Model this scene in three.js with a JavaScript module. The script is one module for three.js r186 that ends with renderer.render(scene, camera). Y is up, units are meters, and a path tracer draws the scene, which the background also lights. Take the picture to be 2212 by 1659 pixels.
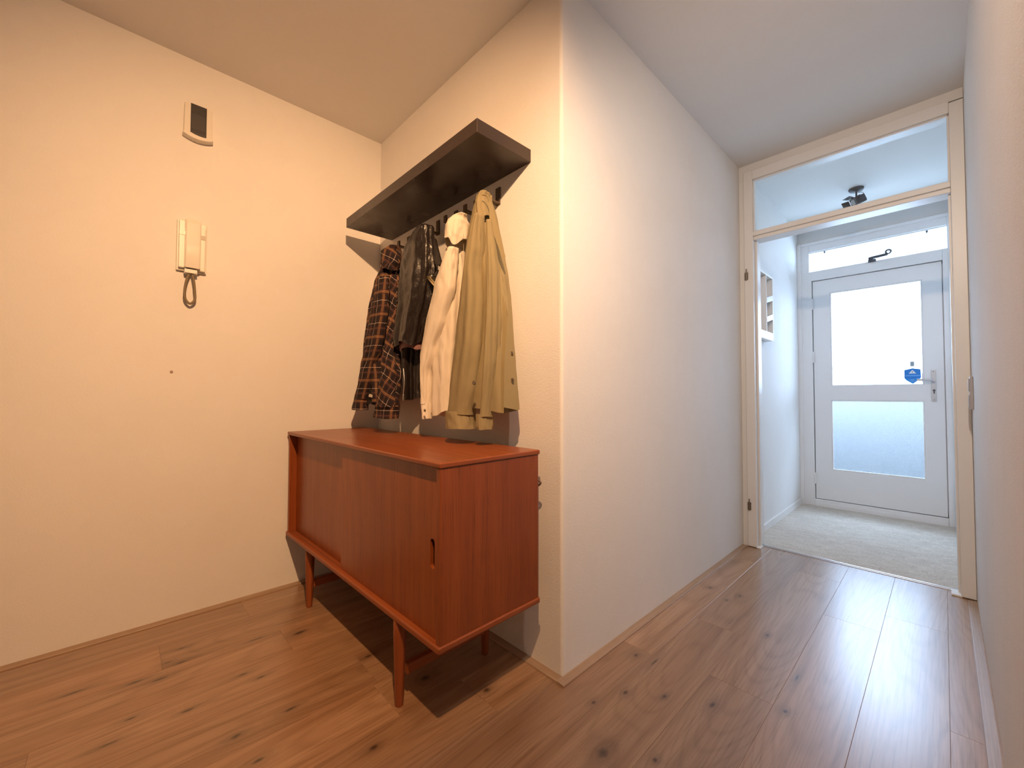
import * as THREE from 'three';
import { RoundedBoxGeometry } from 'three/addons/geometries/RoundedBoxGeometry.js';
import { mergeGeometries, mergeVertices } from 'three/addons/utils/BufferGeometryUtils.js';
import { RectAreaLightUniformsLib } from 'three/addons/lights/RectAreaLightUniformsLib.js';

/* ------------------------------------------------ camera, sky, light, exposure */
const PHOTO_W = 2212, PHOTO_H = 1659, FOCAL = 888.897;
const EYE = new THREE.Vector3(0, 1.01475, 0);
const scene = new THREE.Scene();
const camera = new THREE.PerspectiveCamera(86.0407, PHOTO_W / PHOTO_H, 0.02, 60);
camera.position.copy(EYE);
camera.rotation.order = 'YXZ';
camera.rotation.set(THREE.MathUtils.degToRad(1.5316), THREE.MathUtils.degToRad(46.3438), THREE.MathUtils.degToRad(0.1119));
camera.updateMatrixWorld(true);
scene.add(camera);

const renderer = new THREE.WebGLRenderer({ antialias: true });
renderer.toneMapping = THREE.LinearToneMapping;
renderer.toneMappingExposure = 1.0;
renderer.shadowMap.enabled = true;
RectAreaLightUniformsLib.init();

const SKY = new THREE.Color().setRGB(5.1, 6.9, 9.5);
scene.background = SKY.clone();           // bright overcast sky outside the front door
const WARM = new THREE.Color().setRGB(1.0, 0.56, 0.27), SOFT = new THREE.Color().setRGB(1.0, 0.79, 0.62);             // incandescent bulbs
const BULBS = [                                                         // two spotlights on the hall ceiling, above the picture: at, aim, power, half angle, label
  [[-0.1, 2.45, -0.07], [-2.4, 0.95, -0.76], 20.5, 0.86, WARM, 'lit black ceiling spotlight over the hall aimed at the coats'],
  [[0.02, 2.45, -0.55], [-0.48, 0.85, -2.75], 8.2, 0.96, SOFT, 'lit black ceiling spotlight aimed down the hall'],
];
{
  const day = new THREE.RectAreaLight(SKY, 1, 5, 1.56);               // the strip of sky over the gallery parapet
  day.position.set(-0.4, 1.83, -6.24); day.rotation.y = Math.PI; day.name = 'daylight'; scene.add(day);
}

/* ------------------------------------------------ measures (metres) */
const H = 2.6, XL = -2.4263, XB = -0.9597, ZA = -1.1673, XR = 0.0975, ZD = -3.0835, ZE = -4.69;
const XV = -0.945;                                                     // vestibule left wall
const ROOM_X = 1.3, ROOM_Z = 1.6, WALL_R_END = -0.95, T = 0.1;

/* ------------------------------------------------ helpers */
let seed = 7;
const rnd = () => { seed = (seed * 1664525 + 1013904223) >>> 0; return seed / 4294967296; };
const hash = (a, b, c = 0) => { let n = Math.imul(a | 0, 374761393) ^ Math.imul(b | 0, 668265263) ^ Math.imul(c | 0, 1274126177); n = Math.imul(n ^ (n >>> 13), 1274126177); return ((n ^ (n >>> 16)) >>> 0) / 4294967296; };
const smooth = (t) => t * t * (3 - 2 * t);
function vnoise(x, y, s = 0, px = 0, py = 0) {
  const xi = Math.floor(x), yi = Math.floor(y), fx = smooth(x - xi), fy = smooth(y - yi);
  const w = (i, p) => (p ? ((i % p) + p) % p : i);
  const a = hash(w(xi, px), w(yi, py), s), b = hash(w(xi + 1, px), w(yi, py), s), c = hash(w(xi, px), w(yi + 1, py), s), d = hash(w(xi + 1, px), w(yi + 1, py), s);
  return (a + (b - a) * fx) * (1 - fy) + (c + (d - c) * fx) * fy;
}
const clamp = (x, a = 0, b = 1) => Math.min(b, Math.max(a, x));
const mixc = (a, b, t) => [a[0] + (b[0] - a[0]) * t, a[1] + (b[1] - a[1]) * t, a[2] + (b[2] - a[2]) * t];
const toSRGB = (x) => { x = clamp(x); return 255 * (x <= 0.0031308 ? 12.92 * x : 1.055 * Math.pow(x, 1 / 2.4) - 0.055); };
function dataTex(w, h, fn, color) {
  const d = new Uint8Array(w * h * 4);
  for (let j = 0; j < h; j++) for (let i = 0; i < w; i++) {
    const c = fn(i, j), k = 4 * (j * w + i);
    if (color) { d[k] = toSRGB(c[0]); d[k + 1] = toSRGB(c[1]); d[k + 2] = toSRGB(c[2]); } else d[k] = d[k + 1] = d[k + 2] = 255 * clamp(c);
    d[k + 3] = 255;
  }
  const t = new THREE.DataTexture(d, w, h, THREE.RGBAFormat);
  t.wrapS = t.wrapT = THREE.RepeatWrapping; t.magFilter = THREE.LinearFilter; t.minFilter = THREE.LinearMipmapLinearFilter; t.generateMipmaps = true;
  if (color) t.colorSpace = THREE.SRGBColorSpace;
  t.needsUpdate = true;
  return t;
}
function rep(t, x, y, rot = 0) { const c = t.clone(); c.repeat.set(x, y); c.rotation = rot; c.needsUpdate = true; return c; }
const lin = (r, g, b) => new THREE.Color().setRGB(r, g, b);
const mat = (o) => new THREE.MeshPhysicalMaterial(o);

const names = new Map();
function numbered(n) { const k = names.get(n) ?? 0; names.set(n, k + 1); return k ? `${n}_${String(k).padStart(3, '0')}` : n; }
function tag(o, label, category, extra = {}) { Object.assign(o.userData, { label, category }, extra); return o; }
function mesh(name, geo, m, parent) {
  const o = new THREE.Mesh(geo, m); o.castShadow = o.receiveShadow = true;
  if (parent) { o.name = name; parent.add(o); } else { o.name = numbered(name); scene.add(o); }
  return o;
}
function thing(name, label, category, pos = [0, 0, 0], turn = 0, extra = {}) {
  const g = new THREE.Group(); g.name = numbered(name); g.position.set(...pos); g.rotation.y = turn; scene.add(g);
  return tag(g, label, category, extra);
}
function struct(name, geo, m, label, category) { return tag(mesh(name, geo, m), label, category, { kind: 'structure' }); }
// uv in metres by face direction; grain: the axis that v follows
function uvBox(g, grain = 'y') {
  if (!g.attributes.normal) g.computeVertexNormals();
  const p = g.attributes.position, n = g.attributes.normal, uv = new Float32Array(p.count * 2);
  for (let i = 0; i < p.count; i++) {
    const a = [Math.abs(n.getX(i)), Math.abs(n.getY(i)), Math.abs(n.getZ(i))], P = { x: p.getX(i), y: p.getY(i), z: p.getZ(i) };
    const across = a[0] >= a[1] && a[0] >= a[2] ? 'x' : a[1] >= a[2] ? 'y' : 'z';
    const rest = ['x', 'y', 'z'].filter((k) => k !== across);
    const v = rest.includes(grain) ? grain : rest[1], u = rest.find((k) => k !== v);
    uv[2 * i] = P[u] + (across === 'x' ? 0.37 : 0); uv[2 * i + 1] = P[v] + (across === 'z' ? 0.21 : 0);
  }
  g.setAttribute('uv', new THREE.BufferAttribute(uv, 2));
  return g;
}
function box(x0, x1, y0, y1, z0, z1, r = 0, grain = 'y') {
  const w = x1 - x0, h = y1 - y0, d = z1 - z0;
  const g = r ? new RoundedBoxGeometry(w, h, d, 2, Math.min(r, w / 2.01, h / 2.01, d / 2.01)) : new THREE.BoxGeometry(w, h, d).toNonIndexed();
  g.translate((x0 + x1) / 2, (y0 + y1) / 2, (z0 + z1) / 2);
  return uvBox(g, grain);
}
function cyl(r0, r1, h, seg = 24) { return new THREE.CylinderGeometry(r1, r0, h, seg); }
function merge(list) { return mergeGeometries(list.map((g) => { const c = g.index ? g.toNonIndexed() : g; for (const k of Object.keys(c.attributes)) if (!['position', 'normal', 'uv'].includes(k)) c.deleteAttribute(k); return c; })); }
function tube(pts, r, seg = 40, rad = 8) { return new THREE.TubeGeometry(new THREE.CatmullRomCurve3(pts.map((p) => new THREE.Vector3(...p))), seg, r, rad); }
function extrude(shape, depth, bevel = 0, seg = 12) {
  return new THREE.ExtrudeGeometry(shape, { depth, bevelEnabled: bevel > 0, bevelSize: bevel, bevelThickness: bevel, bevelSegments: 2, bevelOffset: -bevel, curveSegments: seg });
}
function poly(pts) { const s = new THREE.Shape(); pts.forEach(([x, y], i) => (i ? s.lineTo(x, y) : s.moveTo(x, y))); s.closePath(); return s; }
function stadium(cx, cy, w, h) {
  const s = new THREE.Path(), r = Math.min(w, h) / 2;
  if (h >= w) { s.absarc(cx, cy + h / 2 - r, r, 0, Math.PI, false); s.absarc(cx, cy - h / 2 + r, r, Math.PI, 2 * Math.PI, false); } else { s.absarc(cx + w / 2 - r, cy, r, -Math.PI / 2, Math.PI / 2, false); s.absarc(cx - w / 2 + r, cy, r, Math.PI / 2, 1.5 * Math.PI, false); }
  s.closePath(); return s;
}
const rect = (x0, x1, y0, y1) => poly([[x0, y0], [x1, y0], [x1, y1], [x0, y1]]);
// the ray of a photo pixel, met with a plane of the room
function pixel(px, py, axis, value) {
  const d = new THREE.Vector3((px - PHOTO_W / 2) / FOCAL, -(py - PHOTO_H / 2) / FOCAL, -1).applyQuaternion(camera.quaternion);
  return EYE.clone().addScaledVector(d, (value - EYE[axis]) / d[axis]);
}

/* ------------------------------------------------ textures and materials */
const plasterTex = dataTex(1024, 1024, (i, j) => {
  const f = (s, k) => vnoise(i / 1024 * s, j / 1024 * s, k, s, s);
  return 0.4 * f(150, 1) + 0.3 * f(300, 2) + 0.2 * f(60, 3) + 0.1 * f(500, 4);
});
const blotch = dataTex(512, 512, (i, j) => { const f = (s, k) => vnoise(i / 512 * s, j / 512 * s, k, s, s); const v = 0.5 * f(5, 11) + 0.3 * f(11, 12) + 0.2 * f(27, 13); return [0.94 + 0.06 * v, 0.94 + 0.06 * v, 0.94 + 0.06 * v]; }, true);
const wallMat = mat({ color: lin(0.86, 0.835, 0.80), roughness: 0.9, bumpMap: rep(plasterTex, 2.6, 2.6), bumpScale: 0.0006, map: rep(blotch, 0.5, 0.5) });
const ceilMat = mat({ color: lin(0.86, 0.845, 0.82), roughness: 0.95, bumpMap: rep(plasterTex, 2, 2), bumpScale: 0.0003 });
const paintMat = mat({ color: lin(0.83, 0.81, 0.775), roughness: 0.38 });
const doorPaint = mat({ color: lin(0.86, 0.86, 0.86), roughness: 0.4 });
const whitePlastic = mat({ color: lin(0.78, 0.74, 0.66), roughness: 0.32 });
const greyPlastic = mat({ color: lin(0.42, 0.40, 0.40), roughness: 0.45 });
const darkPlastic = mat({ color: lin(0.035, 0.032, 0.034), roughness: 0.5 });
const steel = mat({ color: lin(0.62, 0.62, 0.63), metalness: 1, roughness: 0.32 });
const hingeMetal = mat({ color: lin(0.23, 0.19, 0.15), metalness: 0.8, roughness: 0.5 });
const hookMetal = mat({ color: lin(0.11, 0.08, 0.055), metalness: 0.35, roughness: 0.5 });
const brass = mat({ color: lin(0.8, 0.66, 0.4), metalness: 1, roughness: 0.28 });
const lampBlack = mat({ color: lin(0.03, 0.032, 0.038), roughness: 0.45 });
const lensGrey = mat({ color: lin(0.6, 0.6, 0.58), roughness: 0.3 });

// oak laminate: grain and knots, board by board
const BOARD_W = 0.2, BOARD_L = 1.285, BOARD_X0 = -0.004;
const rowOf = (x) => Math.floor((x - BOARD_X0) / BOARD_W);
const rowShift = (i) => (i === -2 ? 2.385 : hash(i, 5, 3) * BOARD_L);   // one end joint is seen in the hall
const KNOTS = [[-1.914, -0.577, 14, 34], [-2.01, -0.189, 9, 24], [-1.946, -0.123, 8, 26], [-1.985, -0.06, 7, 24], [-2.059, 0.092, 6, 36], [-1.694, -0.179, 7, 22], [-1.774, -0.046, 6, 16], [-1.69, 0.005, 5, 28], [-1.473, -0.418, 7, 22], [-1.468, -0.271, 9, 16], [-1.711, -0.389, 6, 16], [-1.772, -0.344, 6, 20], [-2.045, -0.152, 5, 18], [-1.986, -0.431, 5, 42], [-2.12, -0.2, 6, 20],
  [-0.847, -1.48, 9, 14], [-0.777, -1.497, 5, 36], [-0.768, -1.271, 9, 14], [-0.816, -1.154, 7, 10], [-0.667, -1.349, 6, 12], [-0.541, -1.427, 8, 20], [-0.369, -1.569, 8, 12], [-0.685, -1.014, 16, 22], [-0.572, -1.099, 7, 10], [-0.73, -2.292, 8, 12], [-0.869, -2.279, 9, 12], [-0.76, -2.2, 6, 9], [-0.382, -1.785, 5, 30], [-0.533, -2.006, 6, 14], [-1.103, -0.935, 11, 16], [-1.301, -0.814, 16, 22], [-1.56, -0.72, 7, 18], [-1.15, -0.55, 8, 14], [-1.33, -0.3, 8, 18]].map(([x, z, a, b]) => [x, z, a / 1000, b / 1000]);
const OAK_LIGHT = [0.45, 0.275, 0.162], OAK_MID = [0.345, 0.192, 0.102], OAK_DARK = [0.225, 0.118, 0.058], OAK_KNOT = [0.045, 0.022, 0.012];
function oak(x, z) {
  const i = rowOf(x), j = Math.floor((z + rowShift(i)) / BOARD_L), s = Math.floor(hash(i, j, 9) * 5000);
  const lx = x - BOARD_X0 - i * BOARD_W - BOARD_W / 2;
  let kn = 0, bend = 0;
  for (const [kx, kz, a, b] of KNOTS) {
    const dx = x - kx, dz = z - kz;
    if (Math.abs(dx) > 0.1 || Math.abs(dz) > 0.3 || rowOf(kx) !== i) continue;
    const wob = 1 + 0.7 * (vnoise(x * 160, z * 90, 77) - 0.5);
    const q = (dx * dx) / (a * a) + (dz * dz) / (b * b);
    kn = Math.max(kn, Math.exp(-q * 0.9 * wob) * 0.98, 0.42 * Math.exp(-q * 0.16 * wob));
    bend += dx * Math.exp(-((dx * dx) / (4 * a * a) + (dz * dz) / (5 * b * b))) * 1.1;
  }
  const gx = lx - bend + 0.012 * (vnoise(x * 3 + s, z * 1.7, s) - 0.5) + 0.05 * (vnoise(3.1, z * 0.9 + s, s + 5) - 0.5);
  const band = vnoise(gx * 38, z * 1.1 + s, s + 1), fine = vnoise(gx * 260, z * 7, s + 2), pore = vnoise(gx * 620, z * 16, s + 3), wide = vnoise(gx * 11, z * 0.7, s + 4);
  const cath = 0.5 + 0.5 * Math.sin(70 * (gx * gx * 26 + z * 0.32 + 0.35 * vnoise(gx * 9, z * 2, s + 6) + s));
  let c = mixc(OAK_LIGHT, OAK_MID, clamp(0.05 + 0.95 * band + 0.7 * (wide - 0.5)));
  c = mixc(c, OAK_DARK, clamp(0.5 * Math.pow(fine, 2.2) + 0.4 * Math.pow(pore, 3) + 0.26 * Math.pow(cath, 4) + 0.5 * Math.pow(clamp(band * 1.5 - 0.62), 2)));
  const tone = 0.88 + 0.26 * hash(i, j, 21);
  c = [c[0] * tone, c[1] * tone, c[2] * tone];
  return mixc(c, OAK_KNOT, kn);
}
const FLOOR_L = { x0: -2.45, z0: -1.25, w: 1.5, d: 2.0 }, FLOOR_R = { x0: -1.05, z0: -3.2, w: 1.25, d: 3.2 };
const oakTex = (F, w, h) => dataTex(w, h, (i, j) => oak(F.x0 + (i + 0.5) / w * F.w, F.z0 + (j + 0.5) / h * F.d), true);
const oakL = oakTex(FLOOR_L, 1536, 2048), oakR = oakTex(FLOOR_R, 1024, 2048);
const smudge = dataTex(512, 512, (i, j) => { const f = (sx, sy, k) => vnoise(i / 512 * sx, j / 512 * sy, k, sx, sy); return 0.72 + 0.28 * (0.5 * f(6, 3, 31) + 0.3 * f(20, 6, 32) + 0.2 * f(80, 12, 33)); });
const oakMat = (t, F) => mat({ map: t, roughness: 0.36, ior: 1.55, clearcoat: 0.8, clearcoatRoughness: 0.27, roughnessMap: rep(smudge, 1, 1), bumpMap: t, bumpScale: 0.0002, specularIntensity: 1 });
const floorMatL = oakMat(oakL), floorMatR = oakMat(oakR);

// teak: v runs along the grain
const teakTex = (dark, light, s0) => dataTex(1024, 1024, (i, j) => {
  const u = i / 1024, v = j / 1024, f = (a, b, k) => vnoise(u * a, v * b, s0 + k, a, b);
  const w = f(5, 2, 1) * 3, b = 0.5 + 0.5 * Math.sin(2 * Math.PI * (u * 9 + w + 0.4 * f(12, 3, 2)));
  const fine = f(230, 6, 3), pore = f(480, 22, 4), wide = f(4, 1, 5);
  let c = mixc(light, dark, clamp(0.28 * b + 0.5 * wide + 0.2 * (f(60, 3, 6) - 0.5)));
  const k = 1 - 0.22 * Math.pow(fine, 2) - 0.30 * Math.pow(pore, 4);
  return [c[0] * k, c[1] * k, c[2] * k];
}, true);
const teakA = teakTex([0.225, 0.050, 0.013], [0.345, 0.090, 0.022], 140);
const teakMat = mat({ map: rep(teakA, 1.15, 0.8), roughness: 0.36, roughnessMap: rep(smudge, 1.3, 1.3), bumpMap: rep(teakA, 1.15, 0.8), bumpScale: 0.0002 });
const teakTop = mat({ map: rep(teakA, 1.6, 0.5), roughness: 0.36, roughnessMap: rep(smudge, 1.3, 1.3) });
const teakEdge = mat({ map: rep(teakA, 3, 0.7), roughness: 0.42 });
const teakLeg = mat({ map: rep(teakA, 4, 0.8), roughness: 0.45 });
const pullMat = mat({ color: lin(0.035, 0.012, 0.006), roughness: 0.5 });

/* ------------------------------------------------ the room shell */
{
  // wall with the coat hooks and the left wall meet in an inside corner; the hall wall starts at a slightly rounded outside corner
  struct('wall_left', box(XL - T, XL, 0, H, ZA - T, ROOM_Z + T), wallMat, 'cream plaster wall carrying the door phone and chime', 'wall');
  struct('wall_alcove', box(XL, XB - T, 0, H, ZA - T, ZA), wallMat, 'cream plaster wall behind the coats and wooden sideboard', 'wall');
  const s = new THREE.Shape(), r = 0.012;
  s.moveTo(XB - T, -ZA); s.lineTo(XB - r, -ZA); s.absarc(XB - r, -ZA + r, r, -Math.PI / 2, 0, false); s.lineTo(XB, 4.8); s.lineTo(XB - T, 4.8); s.closePath();
  const g = new THREE.ExtrudeGeometry(s, { depth: H, bevelEnabled: false, curveSegments: 8 }).rotateX(-Math.PI / 2);
  struct('wall_hall', uvBox(g), wallMat, 'off white plaster hall wall leading from the outside corner to the glazed frame', 'wall');
  struct('wall_vestibule', box(XB, XV, 0, H, -4.8, -3.2), wallMat, 'pale vestibule wall with the open compartment cabinet', 'wall');
  struct('wall_right', box(XR, XR + T, 0, H, -4.8, WALL_R_END), wallMat, 'shaded plaster hall wall with the light switch', 'wall');
  struct('wall_front', box(XV, XR, 2.45, H, -4.8, ZE - 0.005), wallMat, 'pale wall strip above the front door frame', 'wall');
  struct('wall_corner', box(XR + T, ROOM_X + T, 0, H, WALL_R_END - T, WALL_R_END), wallMat, 'cream wall round the corner from the hall', 'wall');
  struct('wall_side', box(ROOM_X, ROOM_X + T, 0, H, WALL_R_END, ROOM_Z + T), wallMat, 'cream wall across the room from the door phone', 'wall');
  struct('wall_back', box(XL, ROOM_X, 0, H, ROOM_Z, ROOM_Z + T), wallMat, 'cream wall at the back of the room', 'wall');
  struct('ceiling', merge([box(XL - T, ROOM_X + T, H, H + T, ZA - T, ROOM_Z + T), box(XB - T, XR + T, H, H + T, -4.8, ZA - T), box(XR + T, ROOM_X + T, H, H + T, WALL_R_END - T, WALL_R_END - T + 0.001)]), ceilMat, 'plain white plaster ceiling', 'ceiling');
}
/* floor: a screed with oak boards laid on it */
const floor = struct('floor', merge([box(XL - T, ROOM_X + T, -0.06, -0.0085, ZA - T, ROOM_Z + T), box(XB - T, XR + T, -0.06, -0.0085, -4.8, ZA - T)]), mat({ color: lin(0.12, 0.09, 0.07), roughness: 0.9 }), 'oak laminate floor with long knotty boards', 'floor');
{
  const boards = (x0, x1, z0, z1) => {
    if (x1 - x0 < 0.012) return;
    const i = rowOf((x0 + x1) / 2), sh = rowShift(i);
    const cuts = [z0]; for (let z = Math.ceil((z0 + sh) / BOARD_L) * BOARD_L - sh; z < z1; z += BOARD_L) if (z - z0 > 0.03 && z1 - z > 0.03) cuts.push(z);
    cuts.push(z1);
    for (let k = 0; k + 1 < cuts.length; k++) {
      const a = x0 + 0.0002, b = x1 - 0.0002, c = cuts[k] + 0.0002, d = cuts[k + 1] - 0.0002, e = 0.0006, t = -0.0004, y = -0.008;
      const V = [[a + e, 0, c + e], [b - e, 0, c + e], [b - e, 0, d - e], [a + e, 0, d - e], [a, t, c], [b, t, c], [b, t, d], [a, t, d], [a, y, c], [b, y, c], [b, y, d], [a, y, d]];
      const Q = [[3, 2, 1, 0], [0, 1, 5, 4], [1, 2, 6, 5], [2, 3, 7, 6], [3, 0, 4, 7], [4, 5, 9, 8], [5, 6, 10, 9], [6, 7, 11, 10], [7, 4, 8, 11]];
      const pos = [], uv = [], F = (a + b) / 2 < -1.0 ? FLOOR_L : FLOOR_R;
      for (const q of Q) for (const n of [0, 1, 2, 0, 2, 3]) { const p = V[q[n]]; pos.push(...p); uv.push((p[0] - F.x0) / F.w, (p[2] - F.z0) / F.d); }
      const g = new THREE.BufferGeometry();
      g.setAttribute('position', new THREE.Float32BufferAttribute(pos, 3)); g.setAttribute('uv', new THREE.Float32BufferAttribute(uv, 2)); g.computeVertexNormals();
      mesh('plank', g, F === FLOOR_L ? floorMatL : floorMatR, floor);
    }
  };
  for (let i = rowOf(XL + 0.001); i <= rowOf(ROOM_X - 0.001); i++) {
    const x0 = Math.max(XL, BOARD_X0 + i * BOARD_W), x1 = Math.min(ROOM_X, x0 === XL ? BOARD_X0 + (i + 1) * BOARD_W : x0 + BOARD_W);
    const z1 = ROOM_Z;
    if (x1 <= XB + 1e-6) boards(x0, x1, ZA, z1);
    else if (x0 < XB) { boards(x0, XB, ZA, z1); boards(XB, x1, -3.16, z1); }
    else if (x1 <= XR) boards(x0, x1, -3.16, z1);
    else if (x0 < XR) { boards(x0, XR, -3.16, z1); boards(XR, x1, WALL_R_END, z1); }
    else boards(x0, x1, WALL_R_END, z1);
  }
}
/* flat skirting strips in the colour of the boards */
{
  const plintMat = mat({ map: rep(teakTex([0.36, 0.235, 0.15], [0.47, 0.32, 0.215], 300), 4, 0.7), roughness: 0.36 });
  const prof = () => { const s = new THREE.Shape(); s.moveTo(0, 0); s.lineTo(0.032, 0); s.lineTo(0.032, 0.003); s.quadraticCurveTo(0.032, 0.0055, 0.029, 0.0055); s.lineTo(0.004, 0.0075); s.lineTo(0, 0.0075); s.closePath(); return s; };
  const strip = (len) => new THREE.ExtrudeGeometry(prof(), { depth: len, bevelEnabled: false, curveSegments: 4 });
  const add = (n, g, label) => struct(n, uvBox(g.index ? g.toNonIndexed() : g, n === 'baseboard_alcove' ? 'x' : 'z'), plintMat, label, 'skirting');
  add('baseboard_left', strip(ROOM_Z - ZA).translate(XL, 0, ZA), 'thin oak skirting strip under the door phone wall');
  add('baseboard_alcove', strip(XB - XL - 0.032).rotateY(-Math.PI / 2).translate(XB, 0, ZA), 'thin oak skirting strip behind the sideboard');
  add('baseboard_hall', strip(ZA + 0.032 + 3.08).translate(XB, 0, -3.08), 'thin oak skirting strip along the off white hall wall');
  add('baseboard_right', strip(-1 * (-3.06) + WALL_R_END).rotateY(Math.PI).translate(XR, 0, WALL_R_END), 'thin oak skirting strip under the light switch wall');
}
/* vestibule carpet, threshold strip, white skirting */
{
  const fibre = dataTex(512, 512, (i, j) => { const f = (a, b, k) => vnoise(i / 512 * a, j / 512 * b, k, a, b); return 0.35 * f(90, 200, 51) + 0.35 * f(180, 256, 52) + 0.3 * f(30, 60, 53); });
  const carpetCol = dataTex(512, 512, (i, j) => { const f = (a, b, k) => vnoise(i / 512 * a, j / 512 * b, k, a, b); const v = clamp(0.42 * f(90, 200, 51) + 0.38 * f(150, 256, 54) + 0.2 * f(9, 14, 55)); return mixc([0.44, 0.38, 0.31], [0.93, 0.86, 0.76], v); }, true);
  const cm = mat({ map: rep(carpetCol, 2.2, 2.2), bumpMap: rep(fibre, 2.2, 2.2), bumpScale: 0.006, roughness: 1 });
  const g = new THREE.PlaneGeometry(XR - XV, 1.5, 120, 170).rotateX(-Math.PI / 2).translate((XR + XV) / 2, 0, -3.19 - 0.75);
  const p = g.attributes.position;
  for (let i = 0; i < p.count; i++) p.setY(i, 0.0005 + 0.002 * vnoise(p.getX(i) * 60, p.getZ(i) * 90, 3));
  g.computeVertexNormals();
  const slab = box(XV, XR, -0.0085, 0.0003, -4.69, -3.19);
  tag(mesh('carpet', uvBox(merge([g, slab]), 'z'), cm), 'beige looped carpet covering the vestibule floor', 'carpet');
  tag(mesh('threshold_strip', merge([box(XB + 0.1, XR - 0.052, 0, 0.003, -3.192, -3.158, 0.001), box(XB + 0.1, XR - 0.052, 0.002, 0.006, -3.178, -3.17, 0.001)]), steel), 'slim metal threshold strip between boards and carpet', 'threshold');
  struct('baseboard_vestibule', box(XV, XV + 0.012, 0, 0.055, -4.655, -3.2, 0.003), paintMat, 'white painted skirting board in the vestibule', 'skirting');
}

/* ------------------------------------------------ glazed frame between hall and vestibule */
{
  const fr = thing('trim_1', 'cream painted door frame with overhead glazing between hall and vestibule', 'door frame', [0, 0, 0], 0, { kind: 'structure' });
  const zf = ZD, zb = -3.2, xi0 = -0.872, xi1 = 0.045;
  mesh('jamb', merge([box(XB + 0.001, -0.926, 0, H, zb, zf - 0.016), box(-0.926, xi0, 0.004, 2.547, zb, zf, 0.003)]), paintMat, fr);
  mesh('jamb', merge([box(xi1, XR - 0.001, 0.004, 2.535, zb, zf, 0.003)]), paintMat, fr);
  mesh('head', merge([box(xi0, xi1, 2.484, 2.547, zb, zf, 0.003), box(-0.926, XR - 0.001, 2.547, H, zb, zf - 0.016)]), paintMat, fr);
  mesh('transom_rail', merge([box(xi0, xi1, 2.095, 2.124, zb, zf, 0.003), box(xi0, xi1, 2.07, 2.095, zb, zf - 0.012, 0.003)]), paintMat, fr);
  mesh('door_stop', box(xi0, xi0 + 0.012, 0.006, 2.07, zb, zf - 0.045, 0.002), paintMat, fr);
  mesh('door_stop', box(xi1 - 0.01, xi1, 0.006, 2.07, zb, zf - 0.045, 0.002), paintMat, fr);
  mesh('glazing_bead', merge([box(xi0, xi1, 2.474, 2.484, zf - 0.055, zf - 0.015, 0.002), box(xi0, xi1, 2.124, 2.132, zf - 0.055, zf - 0.015, 0.002), box(xi0, xi0 + 0.008, 2.124, 2.484, zf - 0.055, zf - 0.015, 0.002), box(xi1 - 0.008, xi1, 2.124, 2.484, zf - 0.055, zf - 0.015, 0.002)]), paintMat, fr);
  mesh('foot_block', box(xi0 - 0.002, xi0 + 0.022, 0, 0.009, zf - 0.06, zf + 0.004, 0.002), paintMat, fr);
  mesh('foot_block', box(xi1 - 0.035, xi1 + 0.004, 0, 0.009, zf - 0.08, zf - 0.002, 0.002), paintMat, fr);
  const glass = mat({ color: lin(0.97, 0.985, 0.98), transmission: 1, thickness: 0, roughness: 0.02, ior: 1.5 });
  const w = thing('window_1', 'clear overhead window pane above the hall doorway', 'window', [0, 0, 0], 0, { kind: 'structure' });
  mesh('pane', box(xi0 + 0.002, xi1 - 0.002, 2.126, 2.482, zf - 0.04, zf - 0.036), glass, w);
  for (const [y, l] of [[1.835, 'bare brown hinge half high on the hall door frame'], [0.279, 'bare brown hinge half low on the hall door frame']]) {
    const h = thing('hinge', l, 'hinge', [-0.913, y, zf]);
    mesh('leaf', box(-0.012, 0.010, -0.033, 0.018, 0, 0.005, 0.002), hingeMetal, h);
    mesh('pin', merge([cyl(0.006, 0.006, 0.052, 14).translate(0, -0.008, 0.008), cyl(0.004, 0.003, 0.024, 12).translate(0, 0.03, 0.008)]), hingeMetal, h);
  }
}

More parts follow.
